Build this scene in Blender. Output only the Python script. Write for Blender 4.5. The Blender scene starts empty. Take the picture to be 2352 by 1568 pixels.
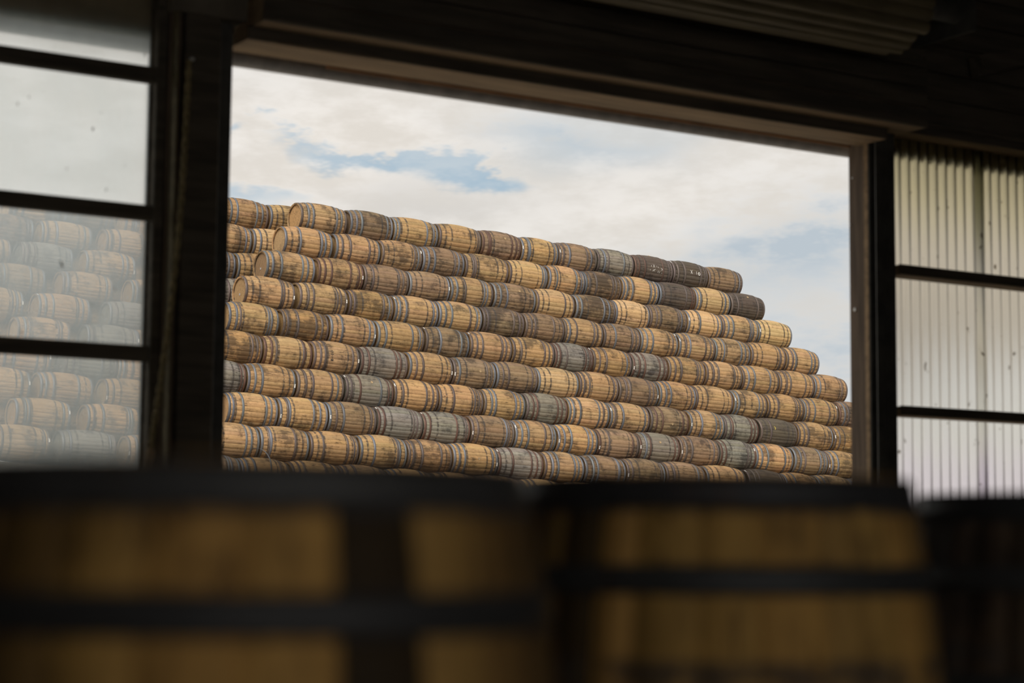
import bpy, math, random
from mathutils import Vector, Matrix

random.seed(11)
scene = bpy.context.scene
COL = scene.collection
CAMZ = 0.83                       # the camera sits 0.83 m above the shed floor
FPX = 4600.0                      # focal length in pixels of the 2352 x 1568 frame
FW, FH = 2352.0, 1568.0

# ------------------------------------------------------------------ camera
yaw, pitch, roll = math.radians(32.27), math.radians(6.0), math.radians(0.5)
fwd = Vector((math.sin(yaw) * math.cos(pitch), math.cos(yaw) * math.cos(pitch), math.sin(pitch)))
r0 = Vector((math.cos(yaw), -math.sin(yaw), 0)); u0 = r0.cross(fwd)
right = r0 * math.cos(roll) + u0 * math.sin(roll)
up = u0 * math.cos(roll) - r0 * math.sin(roll)
cam_data = bpy.data.cameras.new('camera')
cam_data.sensor_width = 36.0
cam_data.lens = FPX / FW * 36.0
cam_data.clip_start, cam_data.clip_end = 0.05, 2000
cam_data.dof.use_dof = True
cam_data.dof.focus_distance = 36.5
cam_data.dof.aperture_fstop = 2.3
cam = bpy.data.objects.new('camera', cam_data)
mw = Matrix((right, up, -fwd)).transposed().to_4x4()
mw.translation = Vector((0, 0, CAMZ))
cam.matrix_world = mw
COL.objects.link(cam)
scene.camera = cam

scene.view_settings.view_transform = 'Standard'
scene.view_settings.look = 'None'
scene.view_settings.gamma = 1.0
scene.view_settings.use_curve_mapping = False
scene.view_settings.exposure = 0.0
scene.cycles.use_denoising = True
scene.cycles.max_bounces = 7
scene.cycles.diffuse_bounces = 4
scene.cycles.transmission_bounces = 6
scene.cycles.transparent_max_bounces = 8
scene.cycles.use_adaptive_sampling = True
scene.cycles.adaptive_threshold = 0.03
scene.cycles.sample_clamp_indirect = 6.0


def ray(px, py):
    """world direction of a pixel, from the camera calibration"""
    return right * ((px - FW / 2) / FPX) + up * (-(py - FH / 2) / FPX) + fwd


# ------------------------------------------------------------------ node helper
class NT:
    def __init__(self, tree):
        self.t = tree; self.n = tree.nodes; self.l = tree.links

    def node(self, kind, **kw):
        nd = self.n.new(kind)
        for k, v in kw.items():
            setattr(nd, k, v)
        return nd

    def put(self, sock, v):
        if isinstance(v, bpy.types.NodeSocket):
            self.l.new(v, sock)
        elif v is not None:
            if hasattr(sock.default_value, '__len__') and not hasattr(v, '__len__'):
                v = (v,) * len(sock.default_value)
            if hasattr(v, '__len__') and len(sock.default_value) == 4 and len(v) == 3:
                v = (*v, 1)
            sock.default_value = v

    def math(self, op, a, b=None, c=None, clamp=False):
        nd = self.node('ShaderNodeMath', operation=op, use_clamp=clamp)
        for i, v in enumerate((a, b, c)):
            if v is not None:
                self.put(nd.inputs[i], v)
        return nd.outputs[0]

    def vmath(self, op, a, b=None):
        nd = self.node('ShaderNodeVectorMath', operation=op)
        self.put(nd.inputs[0], a)
        if b is not None:
            self.put(nd.inputs[1], b)
        return nd.outputs[0]

    def mix(self, fac, a, b, blend='MIX'):
        nd = self.node('ShaderNodeMix', data_type='RGBA', blend_type=blend, clamp_factor=True)
        self.put(nd.inputs[0], fac); self.put(nd.inputs[6], a); self.put(nd.inputs[7], b)
        return nd.outputs[2]

    def noise(self, vec, scale, detail=3.0, rough=0.55, dist=0.0, dims='3D'):
        nd = self.node('ShaderNodeTexNoise')
        nd.noise_dimensions = dims
        if vec is not None:
            self.put(nd.inputs['Vector'], vec)
        nd.inputs['Scale'].default_value = scale
        nd.inputs['Detail'].default_value = detail
        nd.inputs['Roughness'].default_value = rough
        nd.inputs['Distortion'].default_value = dist
        return nd.outputs[0]

    def step(self, v, lo, hi):
        nd = self.node('ShaderNodeMapRange', interpolation_type='SMOOTHSTEP')
        self.put(nd.inputs[0], v)
        self.put(nd.inputs[1], lo); self.put(nd.inputs[2], hi)
        return nd.outputs[0]

    def xyz(self, v):
        nd = self.node('ShaderNodeSeparateXYZ'); self.put(nd.inputs[0], v)
        return nd.outputs

    def comb(self, x, y, z):
        nd = self.node('ShaderNodeCombineXYZ')
        for i, v in enumerate((x, y, z)):
            self.put(nd.inputs[i], v)
        return nd.outputs[0]


# ------------------------------------------------------------------ world: thin broken cloud over pale blue
world = bpy.data.worlds.new('sky'); scene.world = world
world.use_nodes = True
world.cycles.sampling_method = 'MANUAL'
world.cycles.sample_map_resolution = 256
world.node_tree.nodes.clear()
w = NT(world.node_tree)
gen = w.node('ShaderNodeTexCoord').outputs['Generated']
dx_, dy_, dz_ = w.xyz(gen)
az = w.math('ARCTAN2', dx_, dy_)
el = w.math('ARCSINE', dz_)


def azel(px, py):
    d = ray(px, py).normalized()
    return math.atan2(d.x, d.y), math.asin(d.z)


sky_uv = w.comb(w.math('MULTIPLY', az, 3.2), w.math('MULTIPLY', el, 8.5), 0.0)
warp1 = w.noise(sky_uv, 3.6, 3.0, 0.6, dims='2D')
fine = w.noise(w.vmath('ADD', sky_uv, (3.1, 9.2, 0.0)), 7.0, 4.0, 0.62, dims='2D')
broad = w.noise(w.vmath('ADD', sky_uv, (1.7, 4.4, 0.0)), 1.5, 1.0, 0.5, dims='2D')
azw = w.math('ADD', az, w.math('MULTIPLY', w.math('SUBTRACT', warp1, 0.5), 0.085))
elw = w.math('ADD', el, w.math('MULTIPLY', w.math('SUBTRACT', fine, 0.5), -0.030))


def blob(px, py, sx, sy, tilt=0.0):
    a0, e0 = azel(px, py)
    a = w.math('SUBTRACT', azw, a0); e = w.math('SUBTRACT', elw, e0)
    c, s = math.cos(tilt), math.sin(tilt)
    a2 = w.math('ADD', w.math('MULTIPLY', a, c), w.math('MULTIPLY', e, s))
    e2 = w.math('SUBTRACT', w.math('MULTIPLY', e, c), w.math('MULTIPLY', a, s))
    a2 = w.math('MULTIPLY', a2, FPX / sx); e2 = w.math('MULTIPLY', e2, FPX / sy)
    q = w.math('ADD', w.math('MULTIPLY', a2, a2), w.math('MULTIPLY', e2, e2))
    return w.math('EXPONENT', w.math('MULTIPLY', q, -1.0))


def blobs(*items):
    tot = None
    for it in items:
        b = blob(*it)
        tot = b if tot is None else w.math('ADD', tot, b)
    return tot


gap = blobs((1000, 388, 190, 38, -0.10), (1100, 412, 75, 32, -0.1), (800, 372, 150, 24, 0.0), (580, 450, 150, 42, -0.15),
            (540, 285, 34, 26), (670, 325, 70, 26, -0.4))
gapn = w.math('ADD', w.math('MULTIPLY', gap, 0.85), w.math('MULTIPLY', w.math('SUBTRACT', fine, 0.5), 1.5))
blue_m = w.math('MULTIPLY', w.step(gapn, 0.25, 1.15), w.step(gap, 0.02, 0.4))
# beyond the picture the same kind of broken cloud goes on
open_m = w.math('MULTIPLY', w.step(broad, 0.62, 0.78), 0.25)
veil = blobs((1960, 880, 360, 300), (1820, 570, 260, 80, 0.25), (1330, 335, 200, 40, -0.1))
veil_m = w.math('MULTIPLY', veil, w.math('ADD', 0.35, w.math('MULTIPLY', w.step(fine, 0.3, 0.7), 0.55)), clamp=True)
low = blobs((960, 470, 200, 60))
cream = w.mix(w.step(fine, 0.30, 0.70), (0.76, 0.712, 0.648), (0.90, 0.855, 0.80))
cream = w.mix(w.math('MULTIPLY', w.step(broad, 0.35, 0.65), 0.35), cream, (0.69, 0.68, 0.655))
cream = w.mix(w.math('MULTIPLY', low, 0.5), cream, (0.63, 0.61, 0.585))
cream = w.mix(veil_m, cream, (0.50, 0.565, 0.62))
blue = w.mix(w.step(fine, 0.3, 0.7), (0.39, 0.515, 0.62), (0.53, 0.61, 0.67))
skyc = w.mix(w.math('MAXIMUM', blue_m, open_m), cream, blue)
bgn = w.node('ShaderNodeBackground'); w.put(bgn.inputs[0], skyc); bgn.inputs[1].default_value = 1.0
w.l.new(bgn.outputs[0], w.node('ShaderNodeOutputWorld').inputs[0])

# veiled sun behind the camera's left shoulder
sun_data = bpy.data.lights.new('veiled_sun', 'SUN')
sun_data.energy = 2.2
sun_data.angle = math.radians(28)
sun_data.color = (1.0, 0.93, 0.82)
sun = bpy.data.objects.new('veiled_sun', sun_data)
sun.rotation_euler = Vector((-0.50, -0.50, 0.74)).to_track_quat('Z', 'Y').to_euler()
COL.objects.link(sun)


# ------------------------------------------------------------------ materials
def new_mat(name):
    m = bpy.data.materials.new(name); m.use_nodes = True
    m.node_tree.nodes.clear()
    n = NT(m.node_tree)
    out = n.node('ShaderNodeOutputMaterial')
    return m, n, out


def principled(n, out, color, rough=0.7, metal=0.0, bump=None, bstr=0.3, bdist=0.01):
    b = n.node('ShaderNodeBsdfPrincipled')
    n.put(b.inputs['Base Color'], color); n.put(b.inputs['Roughness'], rough); n.put(b.inputs['Metallic'], metal)
    if bump is not None:
        bp = n.node('ShaderNodeBump'); bp.inputs['Strength'].default_value = bstr; bp.inputs['Distance'].default_value = bdist
        n.put(bp.inputs['Height'], bump); n.l.new(bp.outputs[0], b.inputs['Normal'])
    n.l.new(b.outputs[0], out.inputs[0])
    return b


def wood_barrel():
    m, n, out = new_mat('barrel_oak')
    oi = n.node('ShaderNodeObjectInfo')
    base, alpha, rnd = oi.outputs['Color'], oi.outputs['Alpha'], oi.outputs['Random']
    oc = n.node('ShaderNodeTexCoord').outputs['Object']
    pos = n.node('ShaderNodeNewGeometry').outputs['Position']
    shift = n.comb(n.math('MULTIPLY', rnd, 37.0), 0.0, n.math('MULTIPLY', rnd, 11.0))
    ocs = n.vmath('ADD', oc, shift)
    grain = n.noise(n.vmath('MULTIPLY', ocs, (3.0, 55.0, 55.0)), 1.0, 4.0, 0.6)
    streak = n.noise(n.vmath('MULTIPLY', ocs, (5.5, 48.0, 48.0)), 1.0, 3.0, 0.65)
    tone = n.noise(n.vmath('MULTIPLY', ocs, (1.5, 1.5, 1.5)), 1.0, 1.0)
    blotch = n.noise(pos, 2.9, 5.0, 0.70)
    speck = n.noise(pos, 16.0, 3.0, 0.7)
    c = n.mix(n.step(grain, 0.3, 0.7), n.mix(1.0, base, (0.84, 0.82, 0.80), 'MULTIPLY'), n.mix(1.0, base, (1.10, 1.09, 1.07), 'MULTIPLY'))
    c = n.mix(n.math('MULTIPLY', n.step(tone, 0.35, 0.65), 0.25), c, n.mix(1.0, base, (0.80, 0.74, 0.68), 'MULTIPLY'))
    c = n.mix(n.math('MULTIPLY', n.step(speck, 0.42, 0.75), 0.42), c, n.mix(1.0, base, (0.52, 0.50, 0.48), 'MULTIPLY'))
    # dark weather stains with a shape of their own
    st = n.math('ADD', blotch, n.math('MULTIPLY', alpha, 0.28))
    stm = n.math('ADD', n.math('MULTIPLY', n.step(st, 0.575, 0.78), 0.52), n.math('MULTIPLY', n.step(n.math('ADD', st, n.math('MULTIPLY', n.math('SUBTRACT', streak, 0.5), 0.5)), 0.69, 0.76), 0.36))
    c = n.mix(stm, c, n.mix(1.0, base, (0.24, 0.24, 0.26), 'MULTIPLY'))
    # marks left where hoops once sat
    ax = n.math('ABSOLUTE', n.xyz(oc)[0])
    gh = None
    for x0 in (0.325, 0.205, 0.425):
        d = n.math('ABSOLUTE', n.math('SUBTRACT', ax, x0))
        g = n.math('SUBTRACT', 1.0, n.step(d, 0.012, 0.024))
        gh = g if gh is None else n.math('MAXIMUM', gh, g)
    ghm = n.math('MULTIPLY', n.math('MULTIPLY', gh, n.step(n.math('ADD', speck, n.math('MULTIPLY', blotch, 0.6)), 0.58, 0.84)), 0.85)
    c = n.mix(ghm, c, (0.055, 0.047, 0.042))
    # short dark checks along the grain
    ck = n.math('MULTIPLY', n.step(streak, 0.585, 0.64), n.step(n.math('ADD', blotch, n.math('MULTIPLY', alpha, 0.15)), 0.40, 0.58))
    c = n.mix(n.math('MULTIPLY', ck, 0.74), c, n.mix(1.0, base, (0.22, 0.19, 0.17), 'MULTIPLY'))
    principled(n, out, c, 0.82, 0.0, grain, 0.25, 0.004)
    return m


def metal_hoop():
    m, n, out = new_mat('hoop_steel')
    oi = n.node('ShaderNodeObjectInfo')
    pos = n.node('ShaderNodeNewGeometry').outputs['Position']
    rust = n.noise(pos, 9.0, 5.0, 0.7)
    fine_ = n.noise(pos, 40.0, 3.0, 0.6)
    c = n.mix(n.math('MULTIPLY', n.step(n.math('ADD', rust, n.math('MULTIPLY', oi.outputs['Alpha'], 0.25)), 0.60, 0.80), 0.8),
              oi.outputs['Color'], (0.105, 0.060, 0.042))
    c = n.mix(n.math('MULTIPLY', n.step(fine_, 0.35, 0.7), 0.3), c, n.mix(1.0, oi.outputs['Color'], (0.6, 0.58, 0.58), 'MULTIPLY'))
    principled(n, out, c, 0.48, 0.35, fine_, 0.1, 0.002)
    return m


def simple(name, color, rough=0.8, metal=0.0, scale=6.0, var=0.35, stretch=(1, 1, 1), bstr=0.2, world_pos=False):
    m, n, out = new_mat(name)
    if world_pos:
        v = n.node('ShaderNodeNewGeometry').outputs['Position']
    else:
        v = n.node('ShaderNodeTexCoord').outputs['Object']
    v = n.vmath('MULTIPLY', v, stretch)
    a = n.noise(v, scale, 5.0, 0.62)
    dark = tuple(x * (1 - var) for x in color); lite = tuple(min(1, x * (1 + var)) for x in color)
    c = n.mix(n.step(a, 0.3, 0.7), dark, lite)
    principled(n, out, c, rough, metal, a, bstr, 0.01)
    return m


def dirty_pane():
    m, n, out = new_mat('dusty_pane')
    pos = n.node('ShaderNodeNewGeometry').outputs['Position']
    film = n.noise(n.vmath('MULTIPLY', pos, (1.0, 1.0, 0.45)), 5.0, 4.0, 0.6)
    spots = n.noise(n.vmath('MULTIPLY', pos, (2.6, 2.6, 1.0)), 14.0, 2.0, 0.5)
    runs = n.noise(n.vmath('MULTIPLY', pos, (9.0, 9.0, 1.6)), 2.4, 3.0, 0.6)
    tr = n.node('ShaderNodeBsdfTransparent'); tr.inputs[0].default_value = (0.99, 0.98, 0.965, 1)
    rf = n.node('ShaderNodeBsdfRefraction'); rf.inputs['Color'].default_value = (0.91, 0.97, 1.0, 1)
    rf.inputs['Roughness'].default_value = 0.5; rf.inputs['IOR'].default_value = 1.4
    tl = n.node('ShaderNodeBsdfTranslucent'); tl.inputs[0].default_value = (0.70, 0.90, 1.0, 1)
    m0 = n.node('ShaderNodeMixShader'); m0.inputs[0].default_value = 0.38
    n.l.new(rf.outputs[0], m0.inputs[1]); n.l.new(tl.outputs[0], m0.inputs[2])
    mx = n.node('ShaderNodeMixShader')
    n.put(mx.inputs[0], n.math('ADD', 0.27, n.math('MULTIPLY', film, 0.20)))
    n.l.new(tr.outputs[0], mx.inputs[1]); n.l.new(m0.outputs[0], mx.inputs[2])
    df = n.node('ShaderNodeBsdfDiffuse'); df.inputs[0].default_value = (0.16, 0.13, 0.09, 1)
    m2 = n.node('ShaderNodeMixShader')
    sp = n.math('MULTIPLY', n.step(spots, 0.715, 0.75), n.step(runs, 0.45, 0.6))
    n.put(m2.inputs[0], n.math('MULTIPLY', sp, 0.7))
    n.l.new(mx.outputs[0], m2.inputs[1]); n.l.new(df.outputs[0], m2.inputs[2])
    n.l.new(m2.outputs[0], out.inputs[0])
    return m


def plastic_sheet():
    m, n, out = new_mat('corrugated_plastic')
    pos = n.node('ShaderNodeNewGeometry').outputs['Position']
    z = n.xyz(pos)[2]
    fringe_noise = n.noise(n.vmath('MULTIPLY', pos, (3.0, 3.0, 0.6)), 3.0, 4.0, 0.6)
    spot = n.noise(n.vmath('MULTIPLY', pos, (1.6, 1.6, 0.8)), 16.0, 2.0, 0.5)
    zz = n.math('ADD', z, n.math('MULTIPLY', n.math('SUBTRACT', fringe_noise, 0.5), 0.35))
    tint = n.mix(n.step(zz, 2.55, 3.15), (0.97, 0.97, 0.95), (0.98, 0.97, 0.84))       # yellow light fringe painted into the tint towards the eave
    tint = n.mix(n.math('SUBTRACT', 1.0, n.step(zz, 1.22, 1.62)), tint, (0.965, 0.945, 0.985))   # faint violet light fringe painted in low down
    tint = n.mix(n.math('MULTIPLY', n.step(spot, 0.70, 0.74), 0.75), tint, (0.25, 0.21, 0.16))
    rf = n.node('ShaderNodeBsdfRefraction'); n.put(rf.inputs['Color'], tint)
    rf.inputs['Roughness'].default_value = 0.42; rf.inputs['IOR'].default_value = 1.30
    tl = n.node('ShaderNodeBsdfTranslucent'); n.put(tl.inputs[0], tint)
    mx = n.node('ShaderNodeMixShader'); mx.inputs[0].default_value = 0.16
    n.l.new(rf.outputs[0], mx.inputs[1]); n.l.new(tl.outputs[0], mx.inputs[2])
    n.l.new(mx.outputs[0], out.inputs[0])
    return m


M_WOOD = wood_barrel()
M_HOOP = metal_hoop()
M_TAG = simple('white_card', (0.78, 0.77, 0.74), 0.6, var=0.06)
M_CHALK = simple('white_chalk', (0.72, 0.71, 0.68), 0.95, scale=60, var=0.15)
M_INK = simple('black_stencil_ink', (0.04, 0.033, 0.03), 0.9, scale=60, var=0.2)
M_BUNG = simple('bung_oak', (0.42, 0.30, 0.17), 0.8, scale=20, var=0.25)
M_PANE = dirty_pane()
M_SHEET = plastic_sheet()
M_DARKTIMBER = simple('dark_stained_timber', (0.085, 0.070, 0.052), 0.85, scale=3.0, var=0.35, stretch=(0.5, 6, 6), world_pos=True)
M_SOFFIT = simple('raw_brown_timber', (0.31, 0.215, 0.125), 0.85, scale=3.0, var=0.30, stretch=(0.6, 8, 8), world_pos=True)
M_BOARD = simple('pale_header_timber', (0.50, 0.38, 0.24), 0.85, scale=3.0, var=0.2, stretch=(0.6, 8, 8), world_pos=True)
M_BANK = simple('dark_earth', (0.15, 0.12, 0.085), 0.95, scale=1.5, var=0.3, world_pos=True)
M_POST = simple('brown_post_timber', (0.12, 0.085, 0.058), 0.8, scale=3.0, var=0.35, stretch=(8, 8, 0.6), world_pos=True)
M_STEEL = simple('black_painted_steel', (0.075, 0.073, 0.066), 0.5, 0.1, scale=8.0, var=0.3, world_pos=True)
M_GUTTER = simple('grey_gutter_plastic', (0.42, 0.41, 0.41), 0.55, scale=8.0, var=0.2, world_pos=True)
M_SLAT = simple('shutter_steel', (0.17, 0.138, 0.08), 0.5, 0.2, scale=6.0, var=0.3, stretch=(0.4, 3, 3), world_pos=True)
M_ROPE = simple('hemp_rope', (0.24, 0.185, 0.09), 0.95, scale=40.0, var=0.4, world_pos=True)
M_CONC = simple('worn_concrete', (0.26, 0.235, 0.20), 0.9, scale=1.2, var=0.25, world_pos=True)
M_YARD = simple('pale_gravel', (0.46, 0.42, 0.36), 0.95, scale=0.8, var=0.25, world_pos=True)
M_ROOFIN = simple('sooty_boards', (0.17, 0.145, 0.11), 0.9, scale=2.0, var=0.3, world_pos=True)
M_SCREW = simple('galvanised_screw', (0.62, 0.62, 0.60), 0.4, 0.3, var=0.1)


# ------------------------------------------------------------------ mesh helpers
class MB:
    def __init__(self):
        self.v = []; self.f = []; self.smooth = []

    def add(self, verts, faces, smooth=False):
        o = len(self.v)
        self.v += [tuple(p) for p in verts]
        self.f += [tuple(i + o for i in f) for f in faces]
        self.smooth += [smooth] * len(faces)
        return self

    def box(self, x0, x1, y0, y1, z0, z1, b=0.0):
        if b <= 0:
            vs = [(x, y, z) for x in (x0, x1) for y in (y0, y1) for z in (z0, z1)]
            fs = [(0, 1, 3, 2), (4, 6, 7, 5), (0, 4, 5, 1), (2, 3, 7, 6), (0, 2, 6, 4), (1, 5, 7, 3)]
            return self.add(vs, fs)
        # box with chamfered long edges along its longest axis
        d = [x1 - x0, y1 - y0, z1 - z0]; k = d.index(max(d))
        lo, hi = [x0, y0, z0], [x1, y1, z1]
        i, j = [q for q in range(3) if q != k]
        ring = [(lo[i] + b, lo[j]), (hi[i] - b, lo[j]), (hi[i], lo[j] + b), (hi[i], hi[j] - b), (hi[i] - b, hi[j]), (lo[i] + b, hi[j]), (lo[i], hi[j] - b), (lo[i], lo[j] + b)]
        vs = []
        for e in (lo[k], hi[k]):
            for a, c in ring:
                p = [0, 0, 0]; p[k] = e; p[i] = a; p[j] = c; vs.append(tuple(p))
        fs = [(q, (q + 1) % 8, 8 + (q + 1) % 8, 8 + q) for q in range(8)] + [tuple(range(7, -1, -1)), tuple(range(8, 16))]
        return self.add(vs, fs)

    def tube(self, pts, r, n=8, cap=True, smooth=True):
        pts = [Vector(p) for p in pts]
        rings = []
        for i, p in enumerate(pts):
            t = (pts[min(i + 1, len(pts) - 1)] - pts[max(i - 1, 0)]).normalized()
            a = t.cross(Vector((0, 0, 1)));
            if a.length < 1e-3:
                a = t.cross(Vector((0, 1, 0)))
            a.normalize(); b = t.cross(a)
            rr = r[i] if isinstance(r, (list, tuple)) else r
            rings.append([p + (a * math.cos(2 * math.pi * k / n) + b * math.sin(2 * math.pi * k / n)) * rr for k in range(n)])
        vs = [q for rg in rings for q in rg]
        fs = [(i * n + k, i * n + (k + 1) % n, (i + 1) * n + (k + 1) % n, (i + 1) * n + k) for i in range(len(pts) - 1) for k in range(n)]
        self.add(vs, fs, smooth)
        if cap:
            self.add(rings[0], [tuple(range(n))]); self.add(rings[-1], [tuple(range(n - 1, -1, -1))])
        return self

    def mesh(self, name, mat):
        me = bpy.data.meshes.new(name)
        me.from_pydata(self.v, [], self.f)
        me.polygons.foreach_set('use_smooth', self.smooth)
        me.materials.append(mat)
        me.update()
        return me

    def obj(self, name, mat, parent=None):
        return link(name, self.mesh(name, mat), parent)


def link(name, data, parent=None, matrix=None, color=None):
    o = bpy.data.objects.new(name, data)
    COL.objects.link(o)
    if parent is not None:
        o.parent = parent
    if matrix is not None:
        o.matrix_local = matrix
    if color is not None:
        o.color = color
    return o


def tag(o, label, cat, group=None, kind=None):
    o['label'] = label; o['category'] = cat
    if group:
        o['group'] = group
    if kind:
        o['kind'] = kind
    return o


def empty(name, loc=(0, 0, 0)):
    o = bpy.data.objects.new(name, None); COL.objects.link(o)
    o.location = loc; o.empty_display_size = 0.2
    return o


def Z(z):
    return z + CAMZ


# ------------------------------------------------------------------ the shed
WY = 8.70                                      # plane of the front wall
# floor, ceiling, back and side walls
tag(MB().box(-6, 13, -5.2, 9.0, -0.20, 0.0).obj('floor', M_CONC), 'worn concrete floor of the dark shed', 'floor', kind='structure')
tag(MB().box(-6, 13, -5.2, 9.02, 5.2, 5.35).obj('ceiling', M_ROOFIN), 'sooty boarded ceiling over the shed', 'ceiling', kind='structure')
tag(MB().box(-6.2, -6, -5.2, 8.9, 0, 5.2).obj('wall_left', M_ROOFIN), 'dark side wall beyond the window end', 'wall', kind='structure')
tag(MB().box(13, 13.2, -5.2, 8.9, 0, 5.2).obj('wall_right', M_ROOFIN), 'dark side wall beyond the plastic sheeting', 'wall', kind='structure')
b = MB().box(-6, -4.2, -5.4, -5.2, 0, 5.2).box(3.6, 13, -5.4, -5.2, 0, 5.2).box(-4.2, 3.6, -5.4, -5.2, 3.7, 5.2)  # opening made up behind the camera so daylight reaches the near barrels
tag(b.obj('wall_back', M_ROOFIN), 'dark rear wall with an unseen opening added to let daylight in', 'wall', kind='structure')

# front wall: dark backing pieces around window, doorway and sheeting, faced with planks
fw = empty('wall_front', (0, WY, 0)); tag(fw, 'sooty plank wall above the doorway', 'wall', kind='structure')


def wall_piece(x0, x1, z0, z1, y0=8.60, y1=8.80, name='backing', mat=M_ROOFIN):
    o = MB().box(x0, x1, y0 - WY, y1 - WY, z0, z1).obj(name, mat, fw)
    return o


wall_piece(-6, 1.0, 0, 5.2)                       # left of the window
wall_piece(1.0, 3.50, 0, Z(0.20))                 # below the window
wall_piece(1.0, 3.50, Z(2.92), 5.2)               # above the window
wall_piece(3.92, 7.80, Z(2.60), 5.2, 8.52, 8.80)  # above the doorway
wall_piece(8.10, 13, Z(2.52), 5.2)                # above the sheeting
wall_piece(8.10, 13, 0, 0.30)                     # kerb under the sheeting
wall_piece(3.52, 3.92, Z(2.5), 5.2, 8.56, 8.80)
wall_piece(7.80, 8.10, Z(2.5), 5.2, 8.56, 8.80)
# planks over the doorway and over the sheeting
zp = Z(2.467)
k = 0
while zp < 5.0:
    h = 0.118
    MB().box(3.90, 8.12, 8.365 - WY + 0.004 * (k % 2), 8.52 - WY, zp, zp + h - 0.006, 0.006).obj('plank', M_DARKTIMBER, fw)
    zp += h; k += 1
zp = Z(2.535); k = 0
while zp < 5.0:
    h = 0.165
    MB().box(8.14, 11.5, 8.54 - WY + 0.004 * (k % 2), 8.60 - WY, zp, zp + h - 0.006, 0.006).obj('plank', M_DARKTIMBER, fw)
    zp += h; k += 1

# lintel of the doorway, built up in steps
ln = empty('trim_1', (5.85, 8.5, Z(2.40))); tag(ln, 'stepped brown timber lintel across the doorway head', 'lintel', kind='structure')
ox, oy, oz = 5.85, 8.5, Z(2.40)


def lb(x0, x1, y0, y1, z0, z1, name, mat, bev=0.004):
    return MB().box(x0 - ox, x1 - ox, y0 - oy, y1 - oy, z0 - oz, z1 - oz, bev).obj(name, mat, ln)


lb(3.88, 7.93, 8.512, 8.762, Z(2.400), Z(2.463), 'lintel_beam', M_SOFFIT)
lb(3.90, 8.105, 8.385, 8.700, Z(2.463), Z(2.60), 'head_board', M_SOFFIT)
lb(3.88, 7.93, 8.780, 8.815, Z(2.428), Z(2.52), 'weather_board', M_DARKTIMBER)
lb(4.46, 7.93, 8.822, 8.838, Z(2.404), Z(2.416), 'orange_bead', simple('rusty_orange_bead', (0.36, 0.17, 0.06), 0.8, var=0.25, world_pos=True), 0.003)
lb(3.99, 4.6, 8.50, 8.512, Z(2.402), Z(2.405), 'splinter', M_SOFFIT, 0.001)
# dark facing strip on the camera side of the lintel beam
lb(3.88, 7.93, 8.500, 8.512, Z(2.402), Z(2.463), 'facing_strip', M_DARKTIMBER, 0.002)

# eave soffit and gutter running along the outside of the wall
sf = empty('eave_soffit', (6, 8.9, Z(2.50))); tag(sf, 'brown boarded soffit under the eave outside the wall', 'soffit', kind='structure')
for i in range(3):
    MB().box(-6, 7, -0.115 + i * 0.085, -0.035 + i * 0.085, 0.0, 0.03, 0.004).obj('board', M_SOFFIT, sf)
hb = empty('trim_4', (6, 8.81, Z(2.4))); tag(hb, 'brown header boards outside the window heads', 'header', kind='structure')
MB().box(-6, 3.60 - 6, -0.068, -0.050, -0.002, 0.60, 0.004).obj('board', M_SOFFIT, hb)
MB().box(8.05 - 6, 7, 0.002, 0.014, -0.062, 0.10, 0.004).obj('board', M_BOARD, hb)
gp = []
gt = MB()
prof = [(0.062 * math.cos(t), 0.062 * math.sin(t)) for t in [math.pi + math.pi * q / 12 for q in range(13)]]
prof_in = [(a * 0.93, c * 0.93) for a, c in reversed(prof)]
ringp = prof + prof_in
nn = len(ringp)
for e in (-6.0, 13.0):
    gp += [(e, 9.055 + a, Z(2.466) + c) for a, c in ringp]
gt.add(gp, [(q, (q + 1) % nn, nn + (q + 1) % nn, nn + q) for q in range(nn)], True)
gutter = gt.obj('gutter', M_GUTTER)
tag(gutter, 'grey half-round gutter hanging under the eave', 'gutter', kind='structure')

# ------------------------------------------------------------------ left window
wn = empty('window_1', (2.3, WY, Z(0.2))); tag(wn, 'dusty clear window with dark horizontal glazing bars', 'window', kind='structure')


def wb(x0, x1, y0, y1, z0, z1, name, mat, bev=0.006):
    return MB().box(x0 - 2.3, x1 - 2.3, y0 - WY, y1 - WY, z0 - Z(0.2), z1 - Z(0.2), bev).obj(name, mat, wn)


bars = [(2.163, 2.240), (1.512, 1.585), (0.855, 0.930)]
wb(3.485, 3.535, 8.64, 8.76, Z(0.20), Z(2.92), 'stile', M_DARKTIMBER)
wb(1.0, 1.06, 8.64, 8.76, Z(0.20), Z(2.92), 'stile', M_DARKTIMBER)
wb(1.06, 3.487, 8.64, 8.76, Z(0.20), Z(0.27), 'bottom_rail', M_DARKTIMBER)
wb(1.06, 3.487, 8.64, 8.76, Z(2.86), Z(2.92), 'top_rail', M_DARKTIMBER)
for z0, z1 in bars:
    wb(1.06, 3.487, 8.655, 8.70, Z(z0), Z(z1), 'glazing_bar', M_DARKTIMBER)
edges = [0.27] + [q for z0, z1 in reversed(bars) for q in (z0, z1)] + [2.86]
for q in range(4):
    z0, z1 = edges[2 * q] - 0.02, edges[2 * q + 1] + 0.02
    MB().box(1.05 - 2.3, 3.485 - 2.3, 0.012, 0.015, Z(z0) - Z(0.2), Z(z1) - Z(0.2)).obj('pane', M_PANE, wn)
    # beads of old putty in the pane corners
    MB().box(3.474 - 2.3, 3.488 - 2.3, -0.006, 0.012, Z(z0 + 0.02) - Z(0.2), Z(z1 - 0.02) - Z(0.2), 0.004).obj('putty', M_DARKTIMBER, wn)

# ------------------------------------------------------------------ door posts
pl = empty('trim_2', (3.70, 8.6, 0)); tag(pl, 'dark built-up door post beside the window', 'post', kind='structure')


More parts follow.
